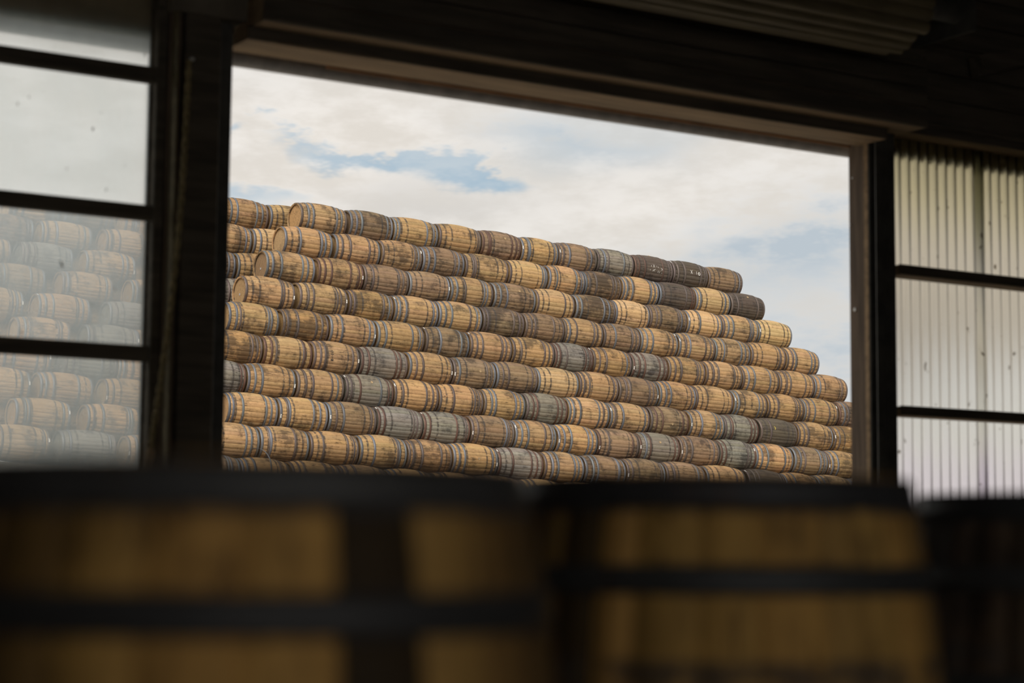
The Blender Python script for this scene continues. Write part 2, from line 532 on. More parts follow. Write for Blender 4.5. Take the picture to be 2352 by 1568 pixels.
def pb(x0, x1, y0, y1, z0, z1, name, mat, bev=0.006, o=pl, c=(3.70, 8.6)):
    return MB().box(x0 - c[0], x1 - c[0], y0 - c[1], y1 - c[1], z0, z1, bev).obj(name, mat, o)


pb(3.535, 3.60, 8.62, 8.78, 0, Z(2.62), 'batten', M_POST)
pb(3.60, 3.78, 8.58, 8.80, 0, 5.2, 'core_post', M_DARKTIMBER)
pb(3.548, 3.558, 8.560, 8.62, 0, Z(2.8), 'angle_flange', M_SLAT, 0.002)
pb(3.57, 3.60, 8.60, 8.625, Z(2.565), Z(2.60), 'angle_bracket', M_STEEL, 0.004)
pr = empty('trim_3', (7.95, 8.6, 0)); tag(pr, 'brown timber door post beside the plastic sheeting', 'post', kind='structure')
pb(7.930, 8.09, 8.664, 8.84, 0, Z(2.463), 'post_board', M_POST, 0.006, pr, (7.95, 8.6))
pb(7.922, 7.934, 8.664, 8.70, 0, Z(2.44), 'edge_batten', M_SOFFIT, 0.003, pr, (7.95, 8.6))
for sy, sz in ((8.79, 1.432), (8.825, 1.94), (8.80, 2.215)):
    sc_ = MB(); sc_.tube([(7.930 - 7.95, sy - 8.6, Z(sz)), (7.924 - 7.95, sy - 8.6, Z(sz))], 0.010 if sz < 1.8 else 0.005, 10)
    sc_.obj('screw', M_SCREW, pr)

# ------------------------------------------------------------------ roller shutter rolled up over the door
rs = empty('roller_shutter', (5.7, 8.05, Z(2.4)))
tag(rs, 'rolled-up steel roller shutter above the open doorway', 'shutter')
so = Vector((5.7, 8.05, Z(2.4)))
DR, DZ, DY = 0.285, Z(3.055), 8.02            # drum radius and axis
nsl = 23
for i in range(nsl):
    a0 = 2 * math.pi * i / nsl; a1 = 2 * math.pi * (i + 1) / nsl
    rr = DR + 0.012 * ((i * 7) % 5) / 5 + (0.018 if i % 9 == 0 else 0)
    xe = 7.605 - 0.05 * ((i * 5) % 7) / 7
    sl = MB(); ps = []
    for q in range(6):
        t = q / 5; a = a0 + (a1 - a0) * t
        r_ = rr - 0.016 + 0.020 * math.sin(math.pi * t) ** 0.7
        ps.append((r_ * math.cos(a), r_ * math.sin(a)))
    for q in range(5, -1, -1):
        a = a0 + (a1 - a0) * q / 5
        ps.append(((rr - 0.03) * math.cos(a), (rr - 0.03) * math.sin(a)))
    npn = len(ps)
    vs = [(3.70 - so.x, DY + c_ - so.y, DZ + s_ - so.z) for c_, s_ in ps] + [(xe - so.x, DY + c_ - so.y, DZ + s_ - so.z) for c_, s_ in ps]
    sl.add(vs, [(q, (q + 1) % npn, npn + (q + 1) % npn, npn + q) for q in range(npn)] + [tuple(range(npn - 1, -1, -1)), tuple(range(npn, 2 * npn))])
    sl.obj('slat', M_SLAT, rs)
MB().tube([(3.55 - so.x, DY - so.y, DZ - so.z), (8.05 - so.x, DY - so.y, DZ - so.z)], 0.07, 16).obj('axle', M_STEEL, rs)
for xx in (3.58, 8.02):                       # end plates that carry the axle
    MB().box(xx - 0.008 - so.x, xx + 0.008 - so.x, 7.88 - so.y, 8.41 - so.y, Z(2.92) - so.z, Z(3.2) - so.z).obj('end_plate', M_STEEL, rs)


def channel(x0, x1, y0, y1, z0, z1, name):
    """U-shaped guide rail, open towards the curtain"""
    t = 0.006
    g = MB()
    g.box(x0 - so.x, x1 - so.x, y1 - t - so.y, y1 - so.y, z0 - so.z, z1 - so.z)
    g.box(x0 - so.x, x1 - so.x, y0 - so.y, y0 + t - so.y, z0 - so.z, z1 - so.z)
    xa = (x0, x0 + t) if x0 < 5 else (x1 - t, x1)
    g.box(xa[0] - so.x, xa[1] - so.x, y0 + t - so.y, y1 - t - so.y, z0 - so.z, z1 - so.z)
    for q in (0.35, 0.55, 0.8):               # pressed grooves on the face
        xm = x0 + (x1 - x0) * q
        g.box(xm - 0.004 - so.x, xm + 0.004 - so.x, y0 - 0.004 - so.y, y0 - so.y, z0 - so.z, z1 - so.z)
    return g.obj(name, M_STEEL, rs)


channel(3.775, 3.866, 8.645, 8.70, 0.0, Z(2.75), 'guide_rail')
channel(7.926, 8.075, 8.600, 8.664, 0.0, Z(2.70), 'guide_rail')
# flared lead-in at the top of the rail
fl = MB()
fl.add([(8.085 - so.x, 8.555 - so.y, Z(2.52) - so.z), (8.118 - so.x, 8.555 - so.y, Z(2.52) - so.z),
        (8.10 - so.x, 8.50 - so.y, Z(2.69) - so.z), (8.135 - so.x, 8.50 - so.y, Z(2.69) - so.z),
        (8.085 - so.x, 8.549 - so.y, Z(2.52) - so.z), (8.118 - so.x, 8.549 - so.y, Z(2.52) - so.z),
        (8.10 - so.x, 8.494 - so.y, Z(2.69) - so.z), (8.135 - so.x, 8.494 - so.y, Z(2.69) - so.z)],
       [(0, 1, 3, 2), (4, 6, 7, 5), (0, 4, 5, 1), (2, 3, 7, 6), (0, 2, 6, 4), (1, 5, 7, 3)])
fl.obj('lead_in', M_GUTTER, rs)

# ------------------------------------------------------------------ corrugated plastic sheeting at the right
w2 = empty('window_2', (9.5, WY, 0.3)); tag(w2, 'translucent corrugated plastic sheeting between brown timber rails', 'window', kind='structure')


def sheet(x0, x1, y, z0, z1):
    n_ = int((x1 - x0) / 0.076 * 10)
    vs, fs = [], []
    for side in (0, 1):
        for zq in (z0, z1):
            for i in range(n_ + 1):
                x = x0 + (x1 - x0) * i / n_
                ph = (x / 0.076) % 1.0
                yy = y + 0.011 * math.cos(2 * math.pi * ph)
                vs.append((x - 9.5, yy + side * 0.0018 - WY, zq - 0.3))
    m_ = n_ + 1
    for i in range(n_):
        fs.append((i, i + 1, m_ + i + 1, m_ + i))
        fs.append((2 * m_ + i, 3 * m_ + i, 3 * m_ + i + 1, 2 * m_ + i + 1))
        fs.append((i, 2 * m_ + i, 2 * m_ + i + 1, i + 1)); fs.append((m_ + i, m_ + i + 1, 3 * m_ + i + 1, 3 * m_ + i))
    fs.append((0, m_, 3 * m_, 2 * m_)); fs.append((n_, 2 * m_ + n_, 3 * m_ + n_, m_ + n_))
    mb = MB(); mb.add(vs, fs, True)
    return mb.obj('corrugated_sheet', M_SHEET, w2)


sheet(8.10, 8.975, 8.755, 0.28, Z(2.53))
sheet(8.893, 9.90, 8.760, 0.28, Z(2.53))
sheet(9.82, 10.90, 8.765, 0.28, Z(2.53))


def rb(x0, x1, y0, y1, z0, z1, name, mat, bev=0.006):
    return MB().box(x0 - 9.5, x1 - 9.5, y0 - WY, y1 - WY, z0 - 0.3, z1 - 0.3, bev).obj(name, mat, w2)


for z0, z1 in ((2.482, 2.535), (1.632, 1.690), (0.808, 0.862)):
    rb(8.10, 11.0, 8.600, 8.735, Z(z0), Z(z1), 'timber_rail', M_SOFFIT, 0.006)
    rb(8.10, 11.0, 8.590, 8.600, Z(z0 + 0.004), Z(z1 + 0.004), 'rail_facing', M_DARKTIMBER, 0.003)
rb(10.85, 11.0, 8.58, 8.78, 0.3, Z(2.6), 'end_post', M_DARKTIMBER)
wall_piece(10.95, 13, 0.3, Z(2.6))

# roof brace at the top right
br = MB()
pA, pB = Vector((7.05, 7.4, Z(2.55))), Vector((9.6, 7.4, Z(3.35)))
dxx = (pB - pA).normalized(); nz = Vector((-dxx.z, 0, dxx.x)) * 0.06
vs = []
for p_ in (pA, pB):
    for yy in (-0.05, 0.05):
        for sgn in (-1, 1):
            vs.append(p_ + nz * sgn + Vector((0, yy, 0)))
# braced back to the planks by its lower end
br.add(vs, [(0, 1, 3, 2), (4, 6, 7, 5), (0, 4, 5, 1), (2, 3, 7, 6), (0, 2, 6, 4), (1, 5, 7, 3)])
# (placed against the wall further right)
for i_, p_ in enumerate(br.v):
    br.v[i_] = (p_[0] + 1.55, p_[1] + 1.05, p_[2] + 0.36)
bro = br.obj('roof_brace', M_DARKTIMBER)
tag(bro, 'dark slanting timber brace high above the plastic sheeting', 'brace', kind='structure')

# ------------------------------------------------------------------ rope hanging on the post
rp = empty('rope', (3.60, 8.50, Z(0.3)))
tag(rp, 'twisted hemp rope hanging slantwise down the dark post', 'rope')


def onplane(px, py, Y):
    d = ray(px, py); return d * (Y / d.y) + Vector((0, 0, CAMZ))


top_, bot_ = onplane(432, 140, 8.50), onplane(338, 1065, 8.46)
base_ = Vector((3.60, 8.50, Z(0.3)))
for st_ in range(2):
    pts = []
    for i in range(90):
        t = i / 89
        sag = 0.035 * math.sin(math.pi * t)
        p_ = top_.lerp(bot_, t) + Vector((sag, -0.01, 0))
        a = t * 2 * math.pi * 14 + st_ * math.pi
        p_ += Vector((math.cos(a) * 0.007, math.sin(a) * 0.007, 0))
        pts.append(p_ - base_)
    MB().tube(pts, 0.0085, 6).obj('strand', M_ROPE, rp)
kn = onplane(343, 1045, 8.45) - base_
MB().tube([kn + Vector((0, 0, 0.05)), kn + Vector((0.006, 0, 0.02)), kn + Vector((-0.004, 0, -0.05)), kn + Vector((0.0, 0, -0.12))], [0.012, 0.021, 0.019, 0.008], 8).obj('knot', M_SOFFIT, rp)
hk = onplane(437, 138, 8.53) - base_
MB().tube([hk + Vector((0.012 * math.cos(t), -0.03 + 0.012 * math.sin(t), 0.0)) + Vector((0, 0.03 if q == 0 else 0, 0)) for q, t in enumerate([i * 0.7 for i in range(8)])], 0.004, 6).obj('hook', M_SCREW, rp)

# ------------------------------------------------------------------ barrels
L0, RB, RH = 0.915, 0.3215, 0.270
NST = 26


def rad(x):
    return RH + (RB - RH) * (1 - (2 * x / L0) ** 2)


rs_ = random.Random(5)
ww = [1 + rs_.uniform(-0.28, 0.28) for _ in range(NST)]
tot = sum(ww); ST = []; acc = 0.0
for q in ww:
    ST.append((acc / tot * 2 * math.pi, (acc + q) / tot * 2 * math.pi)); acc += q
XS = [-L0 / 2 + L0 * i / 10 for i in range(11)]


def stave_into(mb, a0, a1, thick=0.027):
    g = 0.0026
    vs, fs = [], []
    prof_ = []
    for x in XS:
        r = rad(x)
        e = g / r; e2 = -0.0003 / r
        am = (a0 + a1) / 2
        rc = r * 1.0
        prof_.append([(a0 + e2, r - 0.0032), (a0 + e, r), (am, rc), (a1 - e, r), (a1 - e2, r - 0.0032)])
    for x, row in zip(XS, prof_):
        vs += [(x, r * math.sin(a), r * math.cos(a)) for a, r in row]
    for i in range(len(XS) - 1):
        for j in range(4):
            p = i * 5 + j
            fs.append((p, p + 1, p + 6, p + 5))
    sm = [True] * len(fs)
    mb.add(vs, fs, True)
    # end grain and the inner lip at both ends
    for end, x in ((0, XS[0]), (len(XS) - 1, XS[-1])):
        sgn = 1 if x < 0 else -1
        o_ = [vs[end * 5 + j] for j in range(5)]
        ri = rad(x) - thick
        inn = [(x + sgn * 0.006, ri * math.sin(a), ri * math.cos(a)) for a, r in prof_[end]]
        ii = [(x + sgn * 0.045, ri * math.sin(a), ri * math.cos(a)) for a, r in prof_[end]]
        ff = [(j, 5 + j, 6 + j, j + 1) for j in range(4)] + [(5 + j, 10 + j, 11 + j, 6 + j) for j in range(4)]
        if sgn < 0:
            ff = [tuple(reversed(t)) for t in ff]
        mb.add(o_ + inn + ii, ff, False)


STAVE = []
for i, (a0, a1) in enumerate(ST):
    mb = MB(); stave_into(mb, a0, a1); STAVE.append(mb.mesh('stave', M_WOOD))
NFRONT = 16
_rear = {}


def rear_mesh(k):
    if k not in _rear:
        mb = MB()
        for j in range(NFRONT, NST):
            stave_into(mb, *ST[(k + j) % NST])
        _rear[k] = mb.mesh('rear_staves', M_WOOD)
    return _rear[k]


mb = MB()
for a0, a1 in ST:
    stave_into(mb, a0, a1)
BODY = mb.mesh('body', M_WOOD)


def hoop_mesh(xc, wdt):
    n_ = 48; mb_ = MB()
    vs = []
    x0, x1 = xc - wdt / 2, xc + wdt / 2
    for x, dr in ((x0, 0.0002), (x0, 0.0034), (x1, 0.0034), (x1, 0.0002)):
        r = rad(x) + dr
        vs += [(x - xc, r * math.sin(2 * math.pi * i / n_), r * math.cos(2 * math.pi * i / n_)) for i in range(n_)]
    fs = [(q * n_ + i, q * n_ + (i + 1) % n_, (q + 1) * n_ + (i + 1) % n_, (q + 1) * n_ + i) for q in range(3) for i in range(n_)]
    mb_.add(vs, fs, True)
    me = mb_.mesh('hoop', M_HOOP)
    return me


XH, XQ, XB = L0 / 2 - 0.0235, L0 / 2 - 0.135, L0 / 2 - 0.262
HOOP = {'h': (hoop_mesh(XH, 0.043), XH), 'q': (hoop_mesh(XQ, 0.038), XQ), 'b': (hoop_mesh(XB, 0.038), XB)}


def head_mesh():
    mb_ = MB(); R_ = RH - 0.026
    cuts = [-R_, -0.66 * R_, -0.30 * R_, 0.05 * R_, 0.36 * R_, 0.70 * R_, R_]
    for i in range(6):
        y0, y1 = cuts[i] + 0.0012, cuts[i + 1] - 0.0012
        ys = [y0 + (y1 - y0) * q / 4 for q in range(5)]
        topv = [(0, y, math.sqrt(max(0, R_ * R_ - y * y))) for y in ys]
        botv = [(0, y, -math.sqrt(max(0, R_ * R_ - y * y))) for y in ys]
        fr = topv + botv[::-1]
        bk = [(0.012, y, z) for _, y, z in fr]
        m_ = len(fr)
        mb_.add(fr + bk, [tuple(range(m_))] + [(q, m_ + q, m_ + (q + 1) % m_, (q + 1) % m_) for q in range(m_)])
    return mb_.mesh('head', M_WOOD)


HEAD = head_mesh()
_b = MB(); _b.tube([(0, 0, 0.0), (0, 0, 0.006)], 0.024, 12)
BUNGM = _b.mesh('bung', M_BUNG)
_h = MB(); _h.tube([(0.001, 0.0, -0.05), (-0.005, 0.0, -0.05)], 0.022, 12)
HBUNG = _h.mesh('bung', M_GUTTER)
_t = MB(); _t.box(-0.012, 0.012, -0.032, 0.032, 0.0, 0.002)
TAGM = _t.mesh('tag', M_TAG)

TONE = {'F': (0.56, 0.325, 0.090, 0.34), 'T': (0.472, 0.305, 0.150, 0.46), 'L': (0.545, 0.372, 0.192, 0.14), 'B': (0.285, 0.195, 0.115, 0.55),
        'G': (0.255, 0.235, 0.200, 0.40), 'D': (0.115, 0.090, 0.068, 0.30), 'K': (0.47, 0.29, 0.125, 0.72)}
HTONE = {'k': (0.070, 0.073, 0.077, 0.15), 'b': (0.175, 0.188, 0.212, 0.12), 'm': (0.150, 0.120, 0.110, 0.35), 'r': (0.150, 0.085, 0.065, 0.6)}
TWORD = {'F': 'tan', 'T': 'tan', 'L': 'pale tan', 'B': 'brown weathered', 'G': 'grey weathered', 'D': 'very dark', 'K': 'black-stained tan'}
HWORD = {'k': 'black', 'b': 'blue-grey', 'm': 'dull brown', 'r': 'rusty'}
ORD = ['first', 'second', 'third', 'fourth', 'fifth', 'sixth', 'seventh', 'eighth', 'ninth', 'tenth', 'eleventh', 'twelfth',
       'thirteenth', 'fourteenth', 'fifteenth', 'sixteenth', 'seventeenth', 'eighteenth', 'nineteenth', 'twentieth']
RX180 = Matrix.Rotation(math.pi, 4, 'Z')


def jit(c, s, rg):
    k_ = 1 + rg.uniform(-s, s)
    return (max(0, c[0] * k_ * (1 + rg.uniform(-0.04, 0.04))), max(0, c[1] * k_), max(0, c[2] * k_ * (1 + rg.uniform(-0.06, 0.06))), c[3])


def barrel(center, axes, tone, hoopc, rg, label, group, split=True, lscale=1.0, heads=(-1,), name='barrel', hoops=None, bung=None, tags=None,
           rscale=1.0, allstaves=False, headtone=None, base_off=None, toning=None, headbung=False, spin=0.0):
    """one barrel: axes = (axis, facing, up) unit vectors; facing points at the viewer's side"""
    ax_, fc_, up_ = axes
    R_ = Matrix((ax_, fc_, up_)).transposed().to_4x4()
    root = bpy.data.objects.new(name, None); COL.objects.link(root); root.empty_display_size = 0.2
    off = Vector((0, 0, RB * rscale)) if base_off is None else Vector(base_off)
    R_.translation = Vector(center) - R_.to_3x3() @ off
    root.matrix_world = R_
    tag(root, label, 'barrel', group)
    base = Matrix.Translation(off)
    SC = Matrix.Diagonal((lscale, rscale, rscale, 1))
    tc = jit(TONE[tone], 0.13, rg)
    tc = (tc[0], tc[1], tc[2], max(0, tc[3] + rg.uniform(-0.15, 0.15)))
    if split:
        k_ = rg.randrange(NST)
        # turn the ring so that staves k_ .. k_+NFRONT-1 straddle the viewer's side (-y local)
        a_s = ST[k_][0]; a_e = ST[(k_ + NFRONT - 1) % NST][1]
        if a_e < a_s:
            a_e += 2 * math.pi
        mid = (a_s + a_e) / 2
        phi = mid + math.radians(95) + spin             # bring their middle round to the viewer's side (-y local)
        ROT = Matrix.Rotation(phi, 4, 'X')
        for j in range(NST if allstaves else NFRONT):
            q = (k_ + j) % NST
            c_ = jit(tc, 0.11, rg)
            if toning:                             # darker and lighter staves of the near barrels, by screen column
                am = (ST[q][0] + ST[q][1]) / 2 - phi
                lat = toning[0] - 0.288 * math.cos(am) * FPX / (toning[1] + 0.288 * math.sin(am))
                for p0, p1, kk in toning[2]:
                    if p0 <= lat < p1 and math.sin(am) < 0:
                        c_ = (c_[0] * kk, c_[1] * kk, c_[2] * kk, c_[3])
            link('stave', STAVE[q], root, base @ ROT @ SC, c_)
        if not allstaves:
            o_ = link('rear_staves', rear_mesh(k_), root, base @ ROT @ SC, tc); o_['kind'] = 'stuff'
    else:
        ROT = Matrix.Rotation(rg.uniform(0, 6.28), 4, 'X')
        link('body', BODY, root, base @ ROT @ SC, tc)
    # hoops
    hs = hoops
    if hs is None:
        hs = []
        for s in (-1, 1):
            hs.append(('h', s, rg.uniform(-0.003, 0.003)))
            if rg.random() < 0.82:
                hs.append(('q', s, rg.uniform(-0.03, 0.045)))
            if rg.random() < 0.74:
                hs.append(('b', s, rg.uniform(-0.03, 0.05) if rg.random() < 0.8 else rg.uniform(0.05, 0.085)))
    for kind, s, dsh in hs:
        me, xc = HOOP[kind]
        x = xc + dsh
        k_r = max(rad(min(x + 0.018, L0 / 2)), rad(x)) / rad(xc)
        k_r = rad(x) / rad(xc) * (1.004 if dsh else 1.0)
        hc = hoopc if hoopc == 'k' or rg.random() < 0.68 else rg.choice('bmm')
        m_ = base @ Matrix.Translation((s * x * lscale, 0, 0)) @ Matrix.Rotation(rg.uniform(0, 6.2), 4, 'X') @ Matrix.Diagonal((1, k_r * rscale, k_r * rscale, 1))
        if s < 0:
            m_ = m_ @ RX180
        link('hoop', me, root, m_, jit(HTONE[hc], 0.22, rg))
    for s in heads:
        m_ = base @ Matrix.Translation((s * (L0 / 2 - 0.032) * lscale, 0, 0)) @ Matrix.Rotation(rg.uniform(-0.6, 0.6), 4, 'X') @ Matrix.Diagonal((1, rscale, rscale, 1))
        if s > 0:
            m_ = m_ @ RX180
        ht = headtone or tone
        hd_ = link('head', HEAD, root, m_, jit(TONE[ht][:3] + (0.05,), 0.08, rg))
        if headbung and s < 0:
            link('bung', HBUNG, hd_, Matrix.Identity(4), (1, 1, 1, 1))
    if bung is None and rg.random() < 0.10:
        bung = (rg.uniform(-0.05, 0.05), rg.uniform(20, 80))
    if bung:
        x, a = bung
        link('bung', BUNGM, root, base @ Matrix.Rotation(math.radians(a), 4, 'X') @ Matrix.Translation((x, 0, rad(x) * rscale - 0.001)), (1, 1, 1, 1))
    if tags is None and rg.random() < 0.24:
        tags = [(rg.choice((-1, 1)), rg.uniform(20, 115))]
    for s, a in tags or ():
        link('tag', TAGM, root, base @ Matrix.Rotation(math.radians(a), 4, 'X') @ Matrix.Translation((s * (L0 / 2 - 0.022) * lscale, 0, (rad(L0 / 2 - 0.022) + 0.0036) * rscale)), (1, 1, 1, 1))
    root['_base'] = tuple(off)
    return root


def surf_stroke(root, pts, width, mat, name, rscale=1.0):
    """a drawn mark lying on the barrel: pts are (axial, degrees from the top towards the viewer)"""
    off = Vector(root['_base'])
    P3 = []
    for i in range(len(pts) - 1):
        (xa, aa), (xb, ab) = pts[i], pts[i + 1]
        for q in range(4 if i == len(pts) - 2 else 3):
            t = q / 3
            P3.append((xa + (xb - xa) * t, math.radians(aa + (ab - aa) * t)))
    mbs = MB(); vs = []
    for i, (x, a) in enumerate(P3):
        x2, a2 = P3[min(i + 1, len(P3) - 1)]; x1, a1 = P3[max(i - 1, 0)]
        tx, ta = x2 - x1, (a2 - a1) * 0.3
        ll = math.hypot(tx, ta) or 1
        nx, na = -ta / ll * width / 2, tx / ll * width / 2 / 0.3
        for sg in (-1, 1):
            xx, aa = x + nx * sg, a + na * sg
            r = (rad(xx) + 0.0016) * rscale
            vs.append((xx + off.x, -r * math.sin(aa) + off.y, r * math.cos(aa) + off.z))
    mbs.add(vs, [(2 * i, 2 * i + 1, 2 * i + 3, 2 * i + 2) for i in range(len(P3) - 1)])
    return mbs.obj(name, mat, root)


# ---- the big stack outside: rows run along SX, the yard falls 2 degrees along it
SX = Vector((0.99892, 0.02768, -0.03730)).normalized()
SYv = Vector((-0.02776, 0.99961, -0.00188)); SYv = (SYv - SX * SYv.dot(SX)).normalized()
SZ = SX.cross(SYv)
SCL = 1.0323
SY1, SDY, SZ1, SDZ, SX0, SDX, PITCH = 31.8128 * SCL, 0.31366 * SCL, 6.6895 * SCL - 0.045, 0.54178 * SCL, 16.447 * SCL, 0.47081 * SCL, 0.96
CAMP = Vector((0, 0, CAMZ))


def st_pt(X, Y, Zs):
    return SX * X + SYv * Y + SZ * Zs + CAMP


def to_px(P):
    d = P - CAMP
    return FW / 2 + FPX * d.dot(right) / d.dot(fwd), FH / 2 - FPX * d.dot(up) / d.dot(fwd)


def row_X(r, px, dY=0.0):
    """position along row r of the barrel joint seen at picture column px"""
    a, b_ = 0.0, 60.0
    for _ in range(40):
        m_ = (a + b_) / 2
        if to_px(st_pt(m_, SY1 - (r - 1) * SDY + dY, SZ1 - (r - 1) * SDZ))[0] < px:
            a = m_
        else:
            b_ = m_
    return a


JOINT = {
    1: (1, [788, 888, 991, 1089.5, 1181, 1266, 1355, 1439, 1528, 1609]),
    2: (1, [754.5, 859, 954, 1051.5, 1152, 1242, 1326, 1411, 1496, 1580, 1660]),
    3: (1, [714, 820, 924, 1018, 1117, 1214.5, 1304, 1396, 1474, 1560.5, 1641, 1723.5]),
    4: (1, [668.5, 786, 889.5, 991, 1092, 1188, 1279, 1368.5, 1453.5, 1540, 1623.7, 1706, 1787]),
    5: (1, [632, 741, 848, 960, 1061.5, 1158.7, 1255.8, 1345, 1434, 1518, 1602, 1685.6, 1770.6, 1851]),
    6: (1, [589.5, 703, 811, 921, 1023.6, 1122, 1218, 1312.7, 1403, 1495, 1580, 1666, 1744, 1828, 1907]),
    7: (1, [550.5, 665, 775.5, 888, 991, 1093, 1190, 1287, 1382, 1475, 1565, 1645, 1725, 1812, 1894.5]),
    8: (2, [624, 737.6, 849, 954.5, 1064, 1164, 1261, 1355, 1448.5, 1543, 1633, 1716.6, 1803, 1881]),
    9: (2, [581.5, 695, 809, 918, 1022.5, 1126, 1231, 1323, 1419, 1510, 1601, 1698, 1785, 1860, 1940]),
    10: (2, [538, 652, 766, 875, 979, 1083, 1184, 1280]),
}
# wood tone and hoop colour of every barrel, first visible barrel of the row first
LOOK = {
    1: (1, 'Tb Bb Tb Tm Br Tb Bm Gb Dr Dm Bm'),
    2: (1, 'Tb Tm Tm Bb Tm Lb Tb Bm Tb Dr Lb Dm'),
    3: (1, 'Tb Tr Bm Bb Tb Bb Lm Bb Lb Bm Lb Tb Lb'),
    4: (1, 'Tm Tm Km Tb Tb Bm Bm Tm Bm Tb Tb Tb Tm Tb'),
    5: (1, 'Tb Km Tb Tb Bb Tm Tm Gr Km Gr Tm Tm Tb Tm Tb'),
    6: (1, 'Km Tr Tm Gr Tm Bb Bm Lb Tm Bm Tb Tm Tb Tm Tb Br'),
    7: (1, 'Gr Tb Tm Gr Tm Tm Tb Gr Tb Tb Br Tb Gr Dm Tm Km'),
    8: (2, 'Tb Tb Bb Gr Gr Bm Tb Tb Br Gr Bm Gr Tb Bb Tb'),
    9: (2, 'Tb Tb Tm Tb Tm Tb Gr Tb Bb Bm Bm Tb Dm Tb Tb Tb'),
    10: (2, 'Bb Tb Tm Tm Tb Tm Bm Tm Tb Bm Tb Tb Bm Tm Gb Tb'),
}
HEADTONE = {(1, 1): 'T', (2, 1): 'L', (3, 1): 'B', (4, 1): 'T'}
EXTRA_FIRST = {1: 2, 2: 2, 3: 2, 4: 1}          # barrels of the layer behind that show between the post and the row's end
ROWNAME = {1: 'top row'}
for r in range(2, 11):
    ROWNAME[r] = ORD[r - 1] + ' row down'
BUNGS = {(3, 6): (0.08, 62), (8, 11): (-0.02, 68), (9, 7): (0.03, 84), (6, 6): (0.08, 80), (7, 4): (0.02, 58), (1, 5): (0.06, 62), (7, 11): (0.02, 96)}
TAGS = {(3, 2): [(1, 92)], (4, 1): [(1, 96)], (6, 3): [(1, 92)], (7, 2): [(1, 98)], (7, 4): [(-1, 30)], (7, 5): [(-1, 52)], (8, 3): [(-1, 100)],
        (8, 4): [(-1, 88)], (8, 5): [(-1, 25)], (8, 6): [(-1, 25)], (9, 7): [(1, 98)], (9, 8): [(-1, 35)], (9, 14): [(-1, 25)], (3, 13): [(-1, 82)],
        (6, 6): [(-1, 98)], (6, 5): [(1, 98)], (5, 8): [(1, 30)], (5, 10): [(-1, 98)], (8, 7): [(-1, 98)], (8, 11): [(-1, 90)], (7, 12): [(-1, 92)],
        (7, 10): [(-1, 60)], (1, 6): [(-1, 80)], (5, 6): [(-1, 30)]}
HOOPS = {(3, 7): [('h', -1, 0), ('b', 1, 0.0), ('h', 1, 0)], (6, 8): [('h', -1, 0), ('h', 1, 0)], (1, 4): [('h', -1, 0), ('q', 1, 0.055), ('h', 1, 0)],
         (3, 13): [('h', -1, 0), ('h', 1, 0)], (2, 6): [('h', -1, 0), ('q', 1, 0.0), ('q', 1, 0.06), ('h', 1, 0)],
         (3, 9): [('h', -1, 0), ('h', 1, 0)], (4, 1): [('h', -1, 0), ('b', 1, 0.0), ('b', 1, 0.045), ('h', 1, 0)],
         (7, 2): [('h', -1, 0), ('q', -1, 0), ('b', -1, 0), ('h', 1, 0)]}


def lay(center, tone, hoopc, rg, label, group, **kw):
    """a barrel lying in the stack: x along the row, z up, y away from the viewer"""
    a = math.radians(rg.uniform(-0.9, 0.9))
    ax_ = (SX * math.cos(a) + SYv * math.sin(a)).normalized()
    return barrel(center, (ax_, SZ.cross(ax_), SZ), tone, hoopc, rg, label, group, **kw)


GROUP = 'barrels of the big stack in the yard'
rowroots = {}
for r in range(1, 11):
    j0, xs = JOINT[r]
    first, looks = LOOK[r]
    looks = looks.split()
    Yr, Zr = SY1 - (r - 1) * SDY, SZ1 - (r - 1) * SDZ
    ends = {j0 + i: row_X(r, x) for i, x in enumerate(xs)}
    prev = None
    for n_i, lk in enumerate(looks):
        i = first + n_i                              # barrel i lies between joints i-1 and i
        grid_a = SX0 + (i - 1) * PITCH - (r - 1) * SDX
        xa = ends.get(i - 1); xb = ends.get(i)
        if xa is None and xb is None:
            xa = prev if prev is not None else grid_a
            xb = xa + PITCH
        elif xa is None:
            xa = xb - (1.10 if r <= 5 else 0.965)
        elif xb is None:
            xb = xa + 0.955
        prev = xb
        ls = max(0.94, min(1.075, (xb - xa - 0.032) / L0))
        rg = random.Random(1000 * r + i)
        ordn = n_i + EXTRA_FIRST.get(r, 0)
        lab = f"{TWORD[lk[0]]} barrel with {HWORD[lk[1]]} hoops, {ORD[ordn]} from the roped post, {ROWNAME[r]}"
        hd = [-1] + ([1] if n_i == len(looks) - 1 else [])
        cx = (xa + xb) / 2
        rowroots[(r, i)] = lay(st_pt(cx, Yr + rg.uniform(-0.012, 0.012), Zr + rg.uniform(-0.008, 0.008)), lk[0], lk[1], rg, lab, GROUP,
                               lscale=ls, heads=hd, headtone=HEADTONE.get((r, i)), headbung=(r, i) in ((3, 1), (4, 1)), bung=BUNGS.get((r, i)), tags=TAGS.get((r, i)), hoops=HOOPS.get((r, i)))

# the layer behind, showing between the row ends and the post
BACK = {1: [(604, -1, 'Tb'), (604, 1, 'Tb')], 2: [(566, -1, 'Tb'), (566, 1, 'Lb')], 3: [(529, -1, 'Bb'), (529, 1, 'Tm')], 4: [(492, 1, 'Gm')]}
for r, items in BACK.items():
    Yr, Zr = SY1 - (r - 1) * SDY + 2 * SDY, SZ1 - (r - 1) * SDZ
    for q, (px, s, lk) in enumerate(items):
        xj = row_X(r, px, 2 * SDY)
        rg = random.Random(5000 + 10 * r + q)
        lab = f"{TWORD[lk[0]]} barrel behind the front row, {ORD[q]} from the roped post, {ROWNAME[r]}"
        lay(st_pt(xj + s * 0.478, Yr, Zr), lk[0], lk[1], rg, lab, GROUP, heads=(-1,), tags=[])

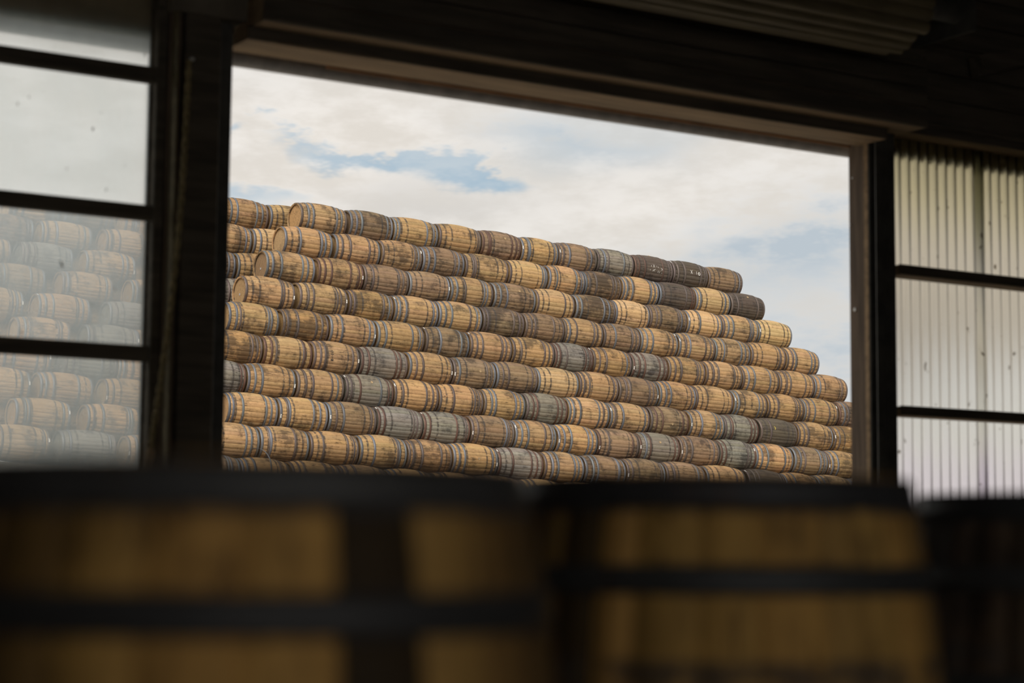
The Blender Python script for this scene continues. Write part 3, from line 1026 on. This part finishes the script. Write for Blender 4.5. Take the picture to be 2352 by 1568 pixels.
# chalk marks on the two dark barrels of the top row
c9, c10 = rowroots[(1, 9)], rowroots[(1, 10)]
for st_ in ([(-0.06, 73), (-0.02, 83)], [(-0.02, 73), (-0.055, 84)], [(-0.075, 98), (0.0, 89)], [(-0.05, 90), (-0.03, 98)], [(0.15, 82), (0.20, 90)],
            [(0.205, 81), (0.16, 91)], [(0.03, 76), (0.035, 80)], [(0.07, 78), (0.075, 83)], [(0.06, 101), (0.08, 94)], [(0.10, 102), (0.115, 95)], [(-0.10, 76), (-0.105, 82)],
            [(0.17, 100), (0.18, 103)], [(-0.13, 92), (-0.135, 97)]):
    surf_stroke(c9, st_, 0.0065, M_CHALK, 'chalk_mark')
for st_ in ([(-0.045, 72), (0.005, 86)], [(0.005, 72), (-0.04, 86)], [(0.115, 74), (0.115, 86)]):
    surf_stroke(c10, st_, 0.009, M_CHALK, 'chalk_mark')
surf_stroke(c10, [(0.19 + 0.026 * math.cos(t * 0.5236), 82 + 5.0 * math.sin(t * 0.5236)) for t in range(13)], 0.016, M_CHALK, 'chalk_mark')
# faded black stencil on a few pale barrels
for key, x_, a_ in (((2, 11), 0.22, 82), ((3, 9), 0.33, 60), ((6, 3), -0.12, 84), ((5, 13), 0.2, 88), ((7, 5), 0.24, 84), ((6, 13), -0.02, 86)):
    rg = random.Random(hash(key) % 999)
    for q in range(9):
        aa = a_ + (q - 4) * 4.2
        w_ = rg.uniform(0.012, 0.03)
        surf_stroke(rowroots[key], [(x_ - w_, aa + rg.uniform(-1, 1)), (x_ + w_, aa + rg.uniform(-1, 1))], rg.uniform(0.006, 0.013), M_INK, 'stencil_mark')
# yellow paint dab on the dark barrel low on the right
surf_stroke(rowroots[(7, 14)], [(-0.16, 66), (-0.13, 72), (-0.15, 78)], 0.02, simple('yellow_paint', (0.38, 0.30, 0.06), 0.8, var=0.2), 'paint_mark')

# a loose hoop standing on the lowest row in view
lp = empty('loose_hoop'); tag(lp, 'loose blue-grey steel hoop standing up on the lowest barrels', 'hoop')
xh = row_X(10, 586)
ctr = st_pt(xh, SY1 - 9 * SDY - 0.02, SZ1 - 9 * SDZ + 0.06)
t_ = MB(); n_ = 64; vs = []
tilt = Matrix.Rotation(math.radians(24), 3, 'Z')
for dx0, rr in ((-0.018, 0.330), (-0.018, 0.334), (0.018, 0.330), (0.018, 0.326)):
    for i in range(n_):
        a = 2 * math.pi * i / n_
        v_ = tilt @ Vector((dx0, rr * math.sin(a), rr * math.cos(a)))
        vs.append(tuple(v_))
t_.add(vs, [(q * n_ + i, q * n_ + (i + 1) % n_, ((q + 1) % 4) * n_ + (i + 1) % n_, ((q + 1) % 4) * n_ + i) for q in range(4) for i in range(n_)], True)
lo = t_.obj('band', M_HOOP, lp); lo.color = HTONE['b']
lp.location = ctr + SZ * 0.07

# ------------------------------------------------------------------ second stack, seen through the dusty window
WROWS = {0: (490, [-8, 118, 258]), 1: (543, [-72, 66, 213]), 2: (602, [-128, 19, 167, 325]), 3: (662, [-48, 112, 272]), 4: (720, [-102, 56, 220]),
         5: (780, [7, 169, 284]), 6: (850, [-40, 116, 241]), 7: (920, [-92, 57, 209]), 8: (990, [1, 167, 310]), 9: (1055, [-50, 108, 260])}
WLOOK = {0: 'Tb Bb Tb', 1: 'Bb Tb Tm', 2: 'Tm Gm Tb Bm', 3: 'Bb Tb Tb', 4: 'Tm Tb Gm', 5: 'Tm Gb Tb', 6: 'Tb Gm Tb', 7: 'Tb Tb Tm', 8: 'Tb Tb Tb', 9: 'Tm Gb Tb'}
WGAP = {0: [1], 1: [0, 1], 2: [0, 1, 2], 3: [0, 1], 4: [0, 1], 5: [0, 1], 6: [0, 1], 7: [0, 1], 8: [0, 1], 9: [0, 1]}
WY0 = 36.0
WDY = 0.385
d0 = ray(130, 490)
WZ0 = d0.z / d0.y * WY0
WDZ = 0.508
WG = 'barrels of the far stack behind the window'
WREF = None
for k in range(10):
    Yk = WY0 - k * WDY
    y_px, lefts = WROWS[k]
    looks = WLOOK[k].split()
    dref = ray(130, y_px); X130 = dref.x / dref.y * Yk
    if WREF is None:
        WREF = X130
    Zk = WZ0 - k * WDZ - 0.02
    cs = []
    for q, px in enumerate(lefts):
        d_ = ray(px, y_px); X_ = d_.x / d_.y * Yk + 0.15           # the front edge of the head shows first
        c_ = Vector((X_ + 0.485, Yk, Zk + CAMZ - 0.0373 * (X_ + 0.485 - WREF)))
        cs.append(c_)
        rg = random.Random(8000 + 10 * k + q)
        lk = looks[q]
        lab = f"hazy {TWORD[lk[0]]} barrel behind the dusty window, {ORD[q]} from the frame edge, {'top row' if k == 0 else ORD[k] + ' row down'}"
        lay(c_, lk[0], lk[1], rg, lab, WG, split=False, heads=(-1, 1), lscale=1.06, rscale=0.978, headtone='T' if lk[0] != 'G' else 'G', headbung=rg.random() < 0.5)
    if lefts[0] > 0:                                  # one more, set back, cut by the picture's edge
        rg = random.Random(9500 + k)
        lay(cs[0] + SYv * 0.66 - SX * 0.62, 'T', 'm', rg, f"hazy barrel set back at the frame edge, {ORD[k]} row down behind the dusty window", WG, split=False, heads=(-1, 1), tags=[])
    for g_i, q in enumerate(WGAP[k]):
        mid_ = (cs[q] + cs[q + 1]) / 2
        rg = random.Random(9000 + 10 * k + q)
        lk = rg.choice(('Tb', 'Tm', 'Bm'))
        lab = f"hazy barrel set back in the {ORD[g_i]} gap, {'top row' if k == 0 else ORD[k] + ' row down'} behind the dusty window"
        lay(mid_ + SYv * 0.66 + SX * 0.25, lk[0], lk[1], rg, lab, WG, split=False, heads=(-1,), tags=[])

# ------------------------------------------------------------------ yard and the raised beds that carry the two stacks
tag(MB().box(-80, 140, 8.9, 200, -0.30, -0.04).obj('ground', M_YARD), 'pale gravel yard outside the shed', 'yard', kind='structure')


def bank(x0, x1, y0, y1, ztop, label):
    vs = []
    for x in (x0, x1):
        for y in (y0, y1):
            for z in (ztop - 6.0, ztop):
                vs.append(st_pt(x, y, z))
    o = MB().add(vs, [(0, 1, 3, 2), (4, 6, 7, 5), (0, 4, 5, 1), (2, 3, 7, 6), (0, 2, 6, 4), (1, 5, 7, 3)]).obj('ground_bank', M_BANK)
    tag(o, label, 'bank', kind='structure')


bank(12.0, 37.0, SY1 - 9 * SDY - 0.5, SY1 + 1.4, SZ1 - 9 * SDZ - RB - 0.005, 'dark earth bank under the big barrel stack')
kz = Vector((WREF, WY0 - 9 * WDY, WZ0 - 9 * WDZ - 0.02)).dot(SZ)
bank(4.0, 15.6, WY0 - 9 * WDY - 0.6, WY0 + 6, kz - RB - 0.01, 'dark earth bank under the far barrel stack')

# ------------------------------------------------------------------ three upright barrels standing close inside the shed
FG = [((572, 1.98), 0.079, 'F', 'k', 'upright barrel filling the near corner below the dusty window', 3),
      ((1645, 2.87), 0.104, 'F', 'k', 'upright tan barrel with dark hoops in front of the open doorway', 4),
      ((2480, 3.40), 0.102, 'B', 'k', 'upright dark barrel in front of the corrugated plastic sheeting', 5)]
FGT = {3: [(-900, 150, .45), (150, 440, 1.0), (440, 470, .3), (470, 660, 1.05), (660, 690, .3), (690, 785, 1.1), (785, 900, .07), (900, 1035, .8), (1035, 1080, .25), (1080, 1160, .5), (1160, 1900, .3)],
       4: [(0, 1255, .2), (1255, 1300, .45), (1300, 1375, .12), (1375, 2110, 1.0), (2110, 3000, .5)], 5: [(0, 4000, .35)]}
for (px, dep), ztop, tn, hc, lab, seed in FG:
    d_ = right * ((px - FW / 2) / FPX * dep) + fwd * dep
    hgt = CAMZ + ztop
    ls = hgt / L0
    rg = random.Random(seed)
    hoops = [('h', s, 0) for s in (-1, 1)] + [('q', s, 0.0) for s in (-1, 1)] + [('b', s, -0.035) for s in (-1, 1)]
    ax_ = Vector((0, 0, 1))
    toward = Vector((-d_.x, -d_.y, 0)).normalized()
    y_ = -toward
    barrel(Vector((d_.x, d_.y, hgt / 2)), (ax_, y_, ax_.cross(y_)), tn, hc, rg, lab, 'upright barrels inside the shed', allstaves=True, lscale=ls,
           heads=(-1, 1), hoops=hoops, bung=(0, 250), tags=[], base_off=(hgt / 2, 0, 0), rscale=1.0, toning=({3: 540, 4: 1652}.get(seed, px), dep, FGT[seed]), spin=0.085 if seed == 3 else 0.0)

bpy.context.view_layer.update()
